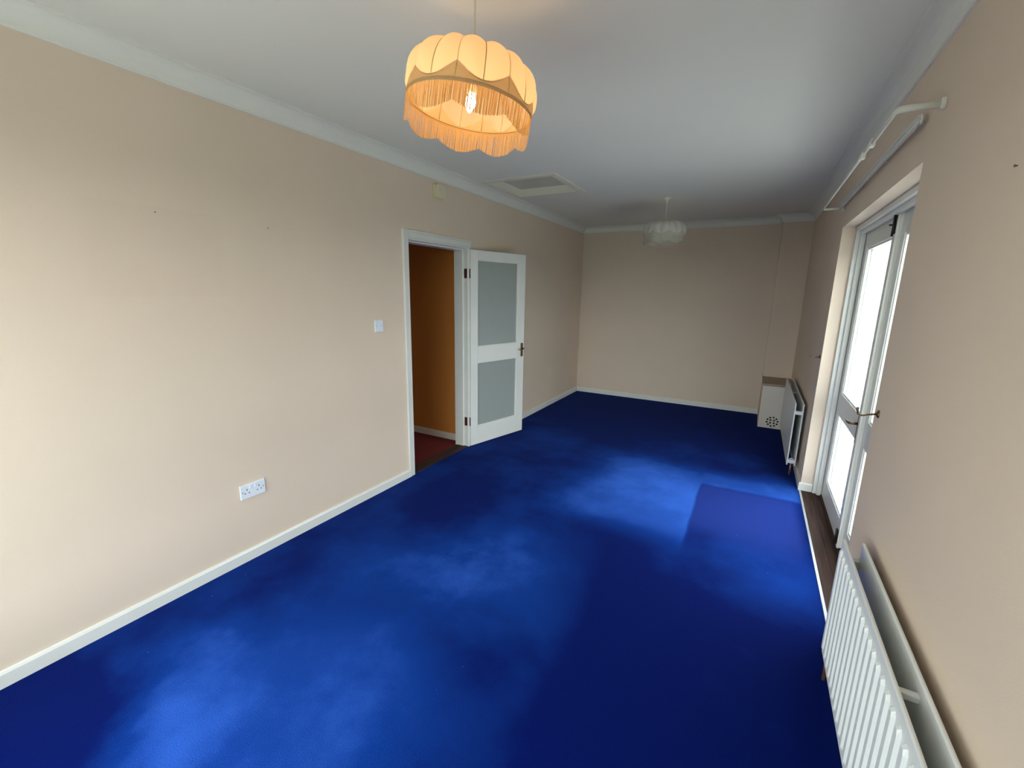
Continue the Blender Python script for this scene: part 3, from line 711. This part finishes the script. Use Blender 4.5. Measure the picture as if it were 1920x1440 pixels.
# ------------------------------------------------------------------ sockets, switch, box on the left wall
def face_plate(name, label, cat, y, z, w_, h_, m_='plastic'):
    t = thing(name, label, cat, (0, y, z))
    pl = part('plate', box(nb(), 0, 0.010, y-w_/2, y+w_/2, z-h_/2, z+h_/2, bev=0.003), M[m_], t)
    return t, pl
t, pl = face_plate('wall_socket', 'white double wall socket above the skirting board', 'socket', 1.382, 0.428, 0.147, 0.086)
for s in (-1, 1):
    yc = 1.382 + s*0.036
    for dy, dz, hw, hh in ((0, 0.012, 0.0022, 0.0048), (-0.0115, -0.010, 0.0042, 0.0022), (0.0115, -0.010, 0.0042, 0.0022)):
        part('pin_slot', bx(0.0095, 0.0106, yc+dy-hw, yc+dy+hw, 0.428+dz-hh, 0.428+dz+hh), M['slot'], t)
    part('rocker', box(nb(), 0.009, 0.0135, yc-0.006-s*0.020, yc+0.006-s*0.020, 0.428+0.014, 0.428+0.032, bev=0.0015), M['plastic'], t)
    part('screw', lathe(nb(), [(0, 0), (0.0035, 0), (0.003, 0.0008), (0, 0.001)], Matrix(((0, 0, 1, 0.0098), (1, 0, 0, 1.382+s*0.061), (0, 1, 0, 0.428), (0, 0, 0, 1))), 10), M['nail'], t)
t, pl = face_plate('light_switch', 'white light switch beside the inner doorway', 'switch', 2.438, 1.325, 0.086, 0.086)
part('rocker', box(nb(), 0.008, 0.0145, 2.438-0.006, 2.438+0.006, 1.313, 1.337, bev=0.002), M['plastic'], t)
for s in (-1, 1): part('screw', lathe(nb(), [(0, 0), (0.0035, 0), (0, 0.001)], Matrix(((0, 0, 1, 0.0098), (1, 0, 0, 2.438+s*0.030), (0, 1, 0, 1.325), (0, 0, 0, 1))), 10), M['nail'], t)
t, pl = face_plate('wall_socket', 'small white outlet plate between glazed door and end wall', 'socket', 5.68, 0.50, 0.086, 0.086, 'old_plastic')
for dy, dz, hw, hh in ((0, 0.012, 0.0022, 0.0048), (-0.0115, -0.010, 0.0042, 0.0022), (0.0115, -0.010, 0.0042, 0.0022)):
    part('pin_slot', bx(0.0095, 0.0106, 5.68+dy-hw, 5.68+dy+hw, 0.50+dz-hh, 0.50+dz+hh), M['slot'], t)
t = thing('door_chime', 'small cream chime box high above the inner doorway', 'chime box', (0, 3.175, 2.41))
part('base', bx(0, 0.018, 3.113, 3.232, 2.350, 2.468, bev=0.002), M['cream_plastic'], t)
part('cover', box(nb(), 0.016, 0.050, 3.126, 3.228, 2.356, 2.462, bev=0.006), M['cream_plastic'], t)

# ------------------------------------------------------------------ nails left in the walls
def nail(axis, y_or_x, z, label):
    if axis == 'left': p, d = Vector((0, y_or_x, z)), Vector((1, 0, 0))
    elif axis == 'back': p, d = Vector((y_or_x, L, z)), Vector((0, -1, 0))
    else: p, d = Vector((W, y_or_x, z)), Vector((-1, 0, 0))
    bm = tube(nb(), [p - d*0.004, p + d*0.004, p + d*0.0041, p + d*0.006], [0.0015, 0.0015, 0.003, 0.003], 8)
    tag(obj('wall_nail', bm, M['nail'], None, origin=p), label, 'nail', 'nails left in the walls')
nail('left', 1.083, 1.926, 'small dark nail on the left wall, nearer the viewer')
nail('left', 1.627, 1.924, 'small dark nail on the left wall, nearer the doorway')
nail('right', 1.526, 1.904, 'small dark nail high on the right wall near the viewer')
nail('back', 0.623, 1.679, 'highest small nail on the end wall')
nail('back', 0.27, 0.943, 'small nail on the end wall nearest the left corner')
nail('back', 1.648, 1.334, 'small nail near the middle of the end wall, upper of two')
nail('back', 1.641, 0.951, 'small nail near the middle of the end wall, lower of two')
nail('back', 2.354, 0.584, 'lowest small nail on the end wall, above the skirting board')
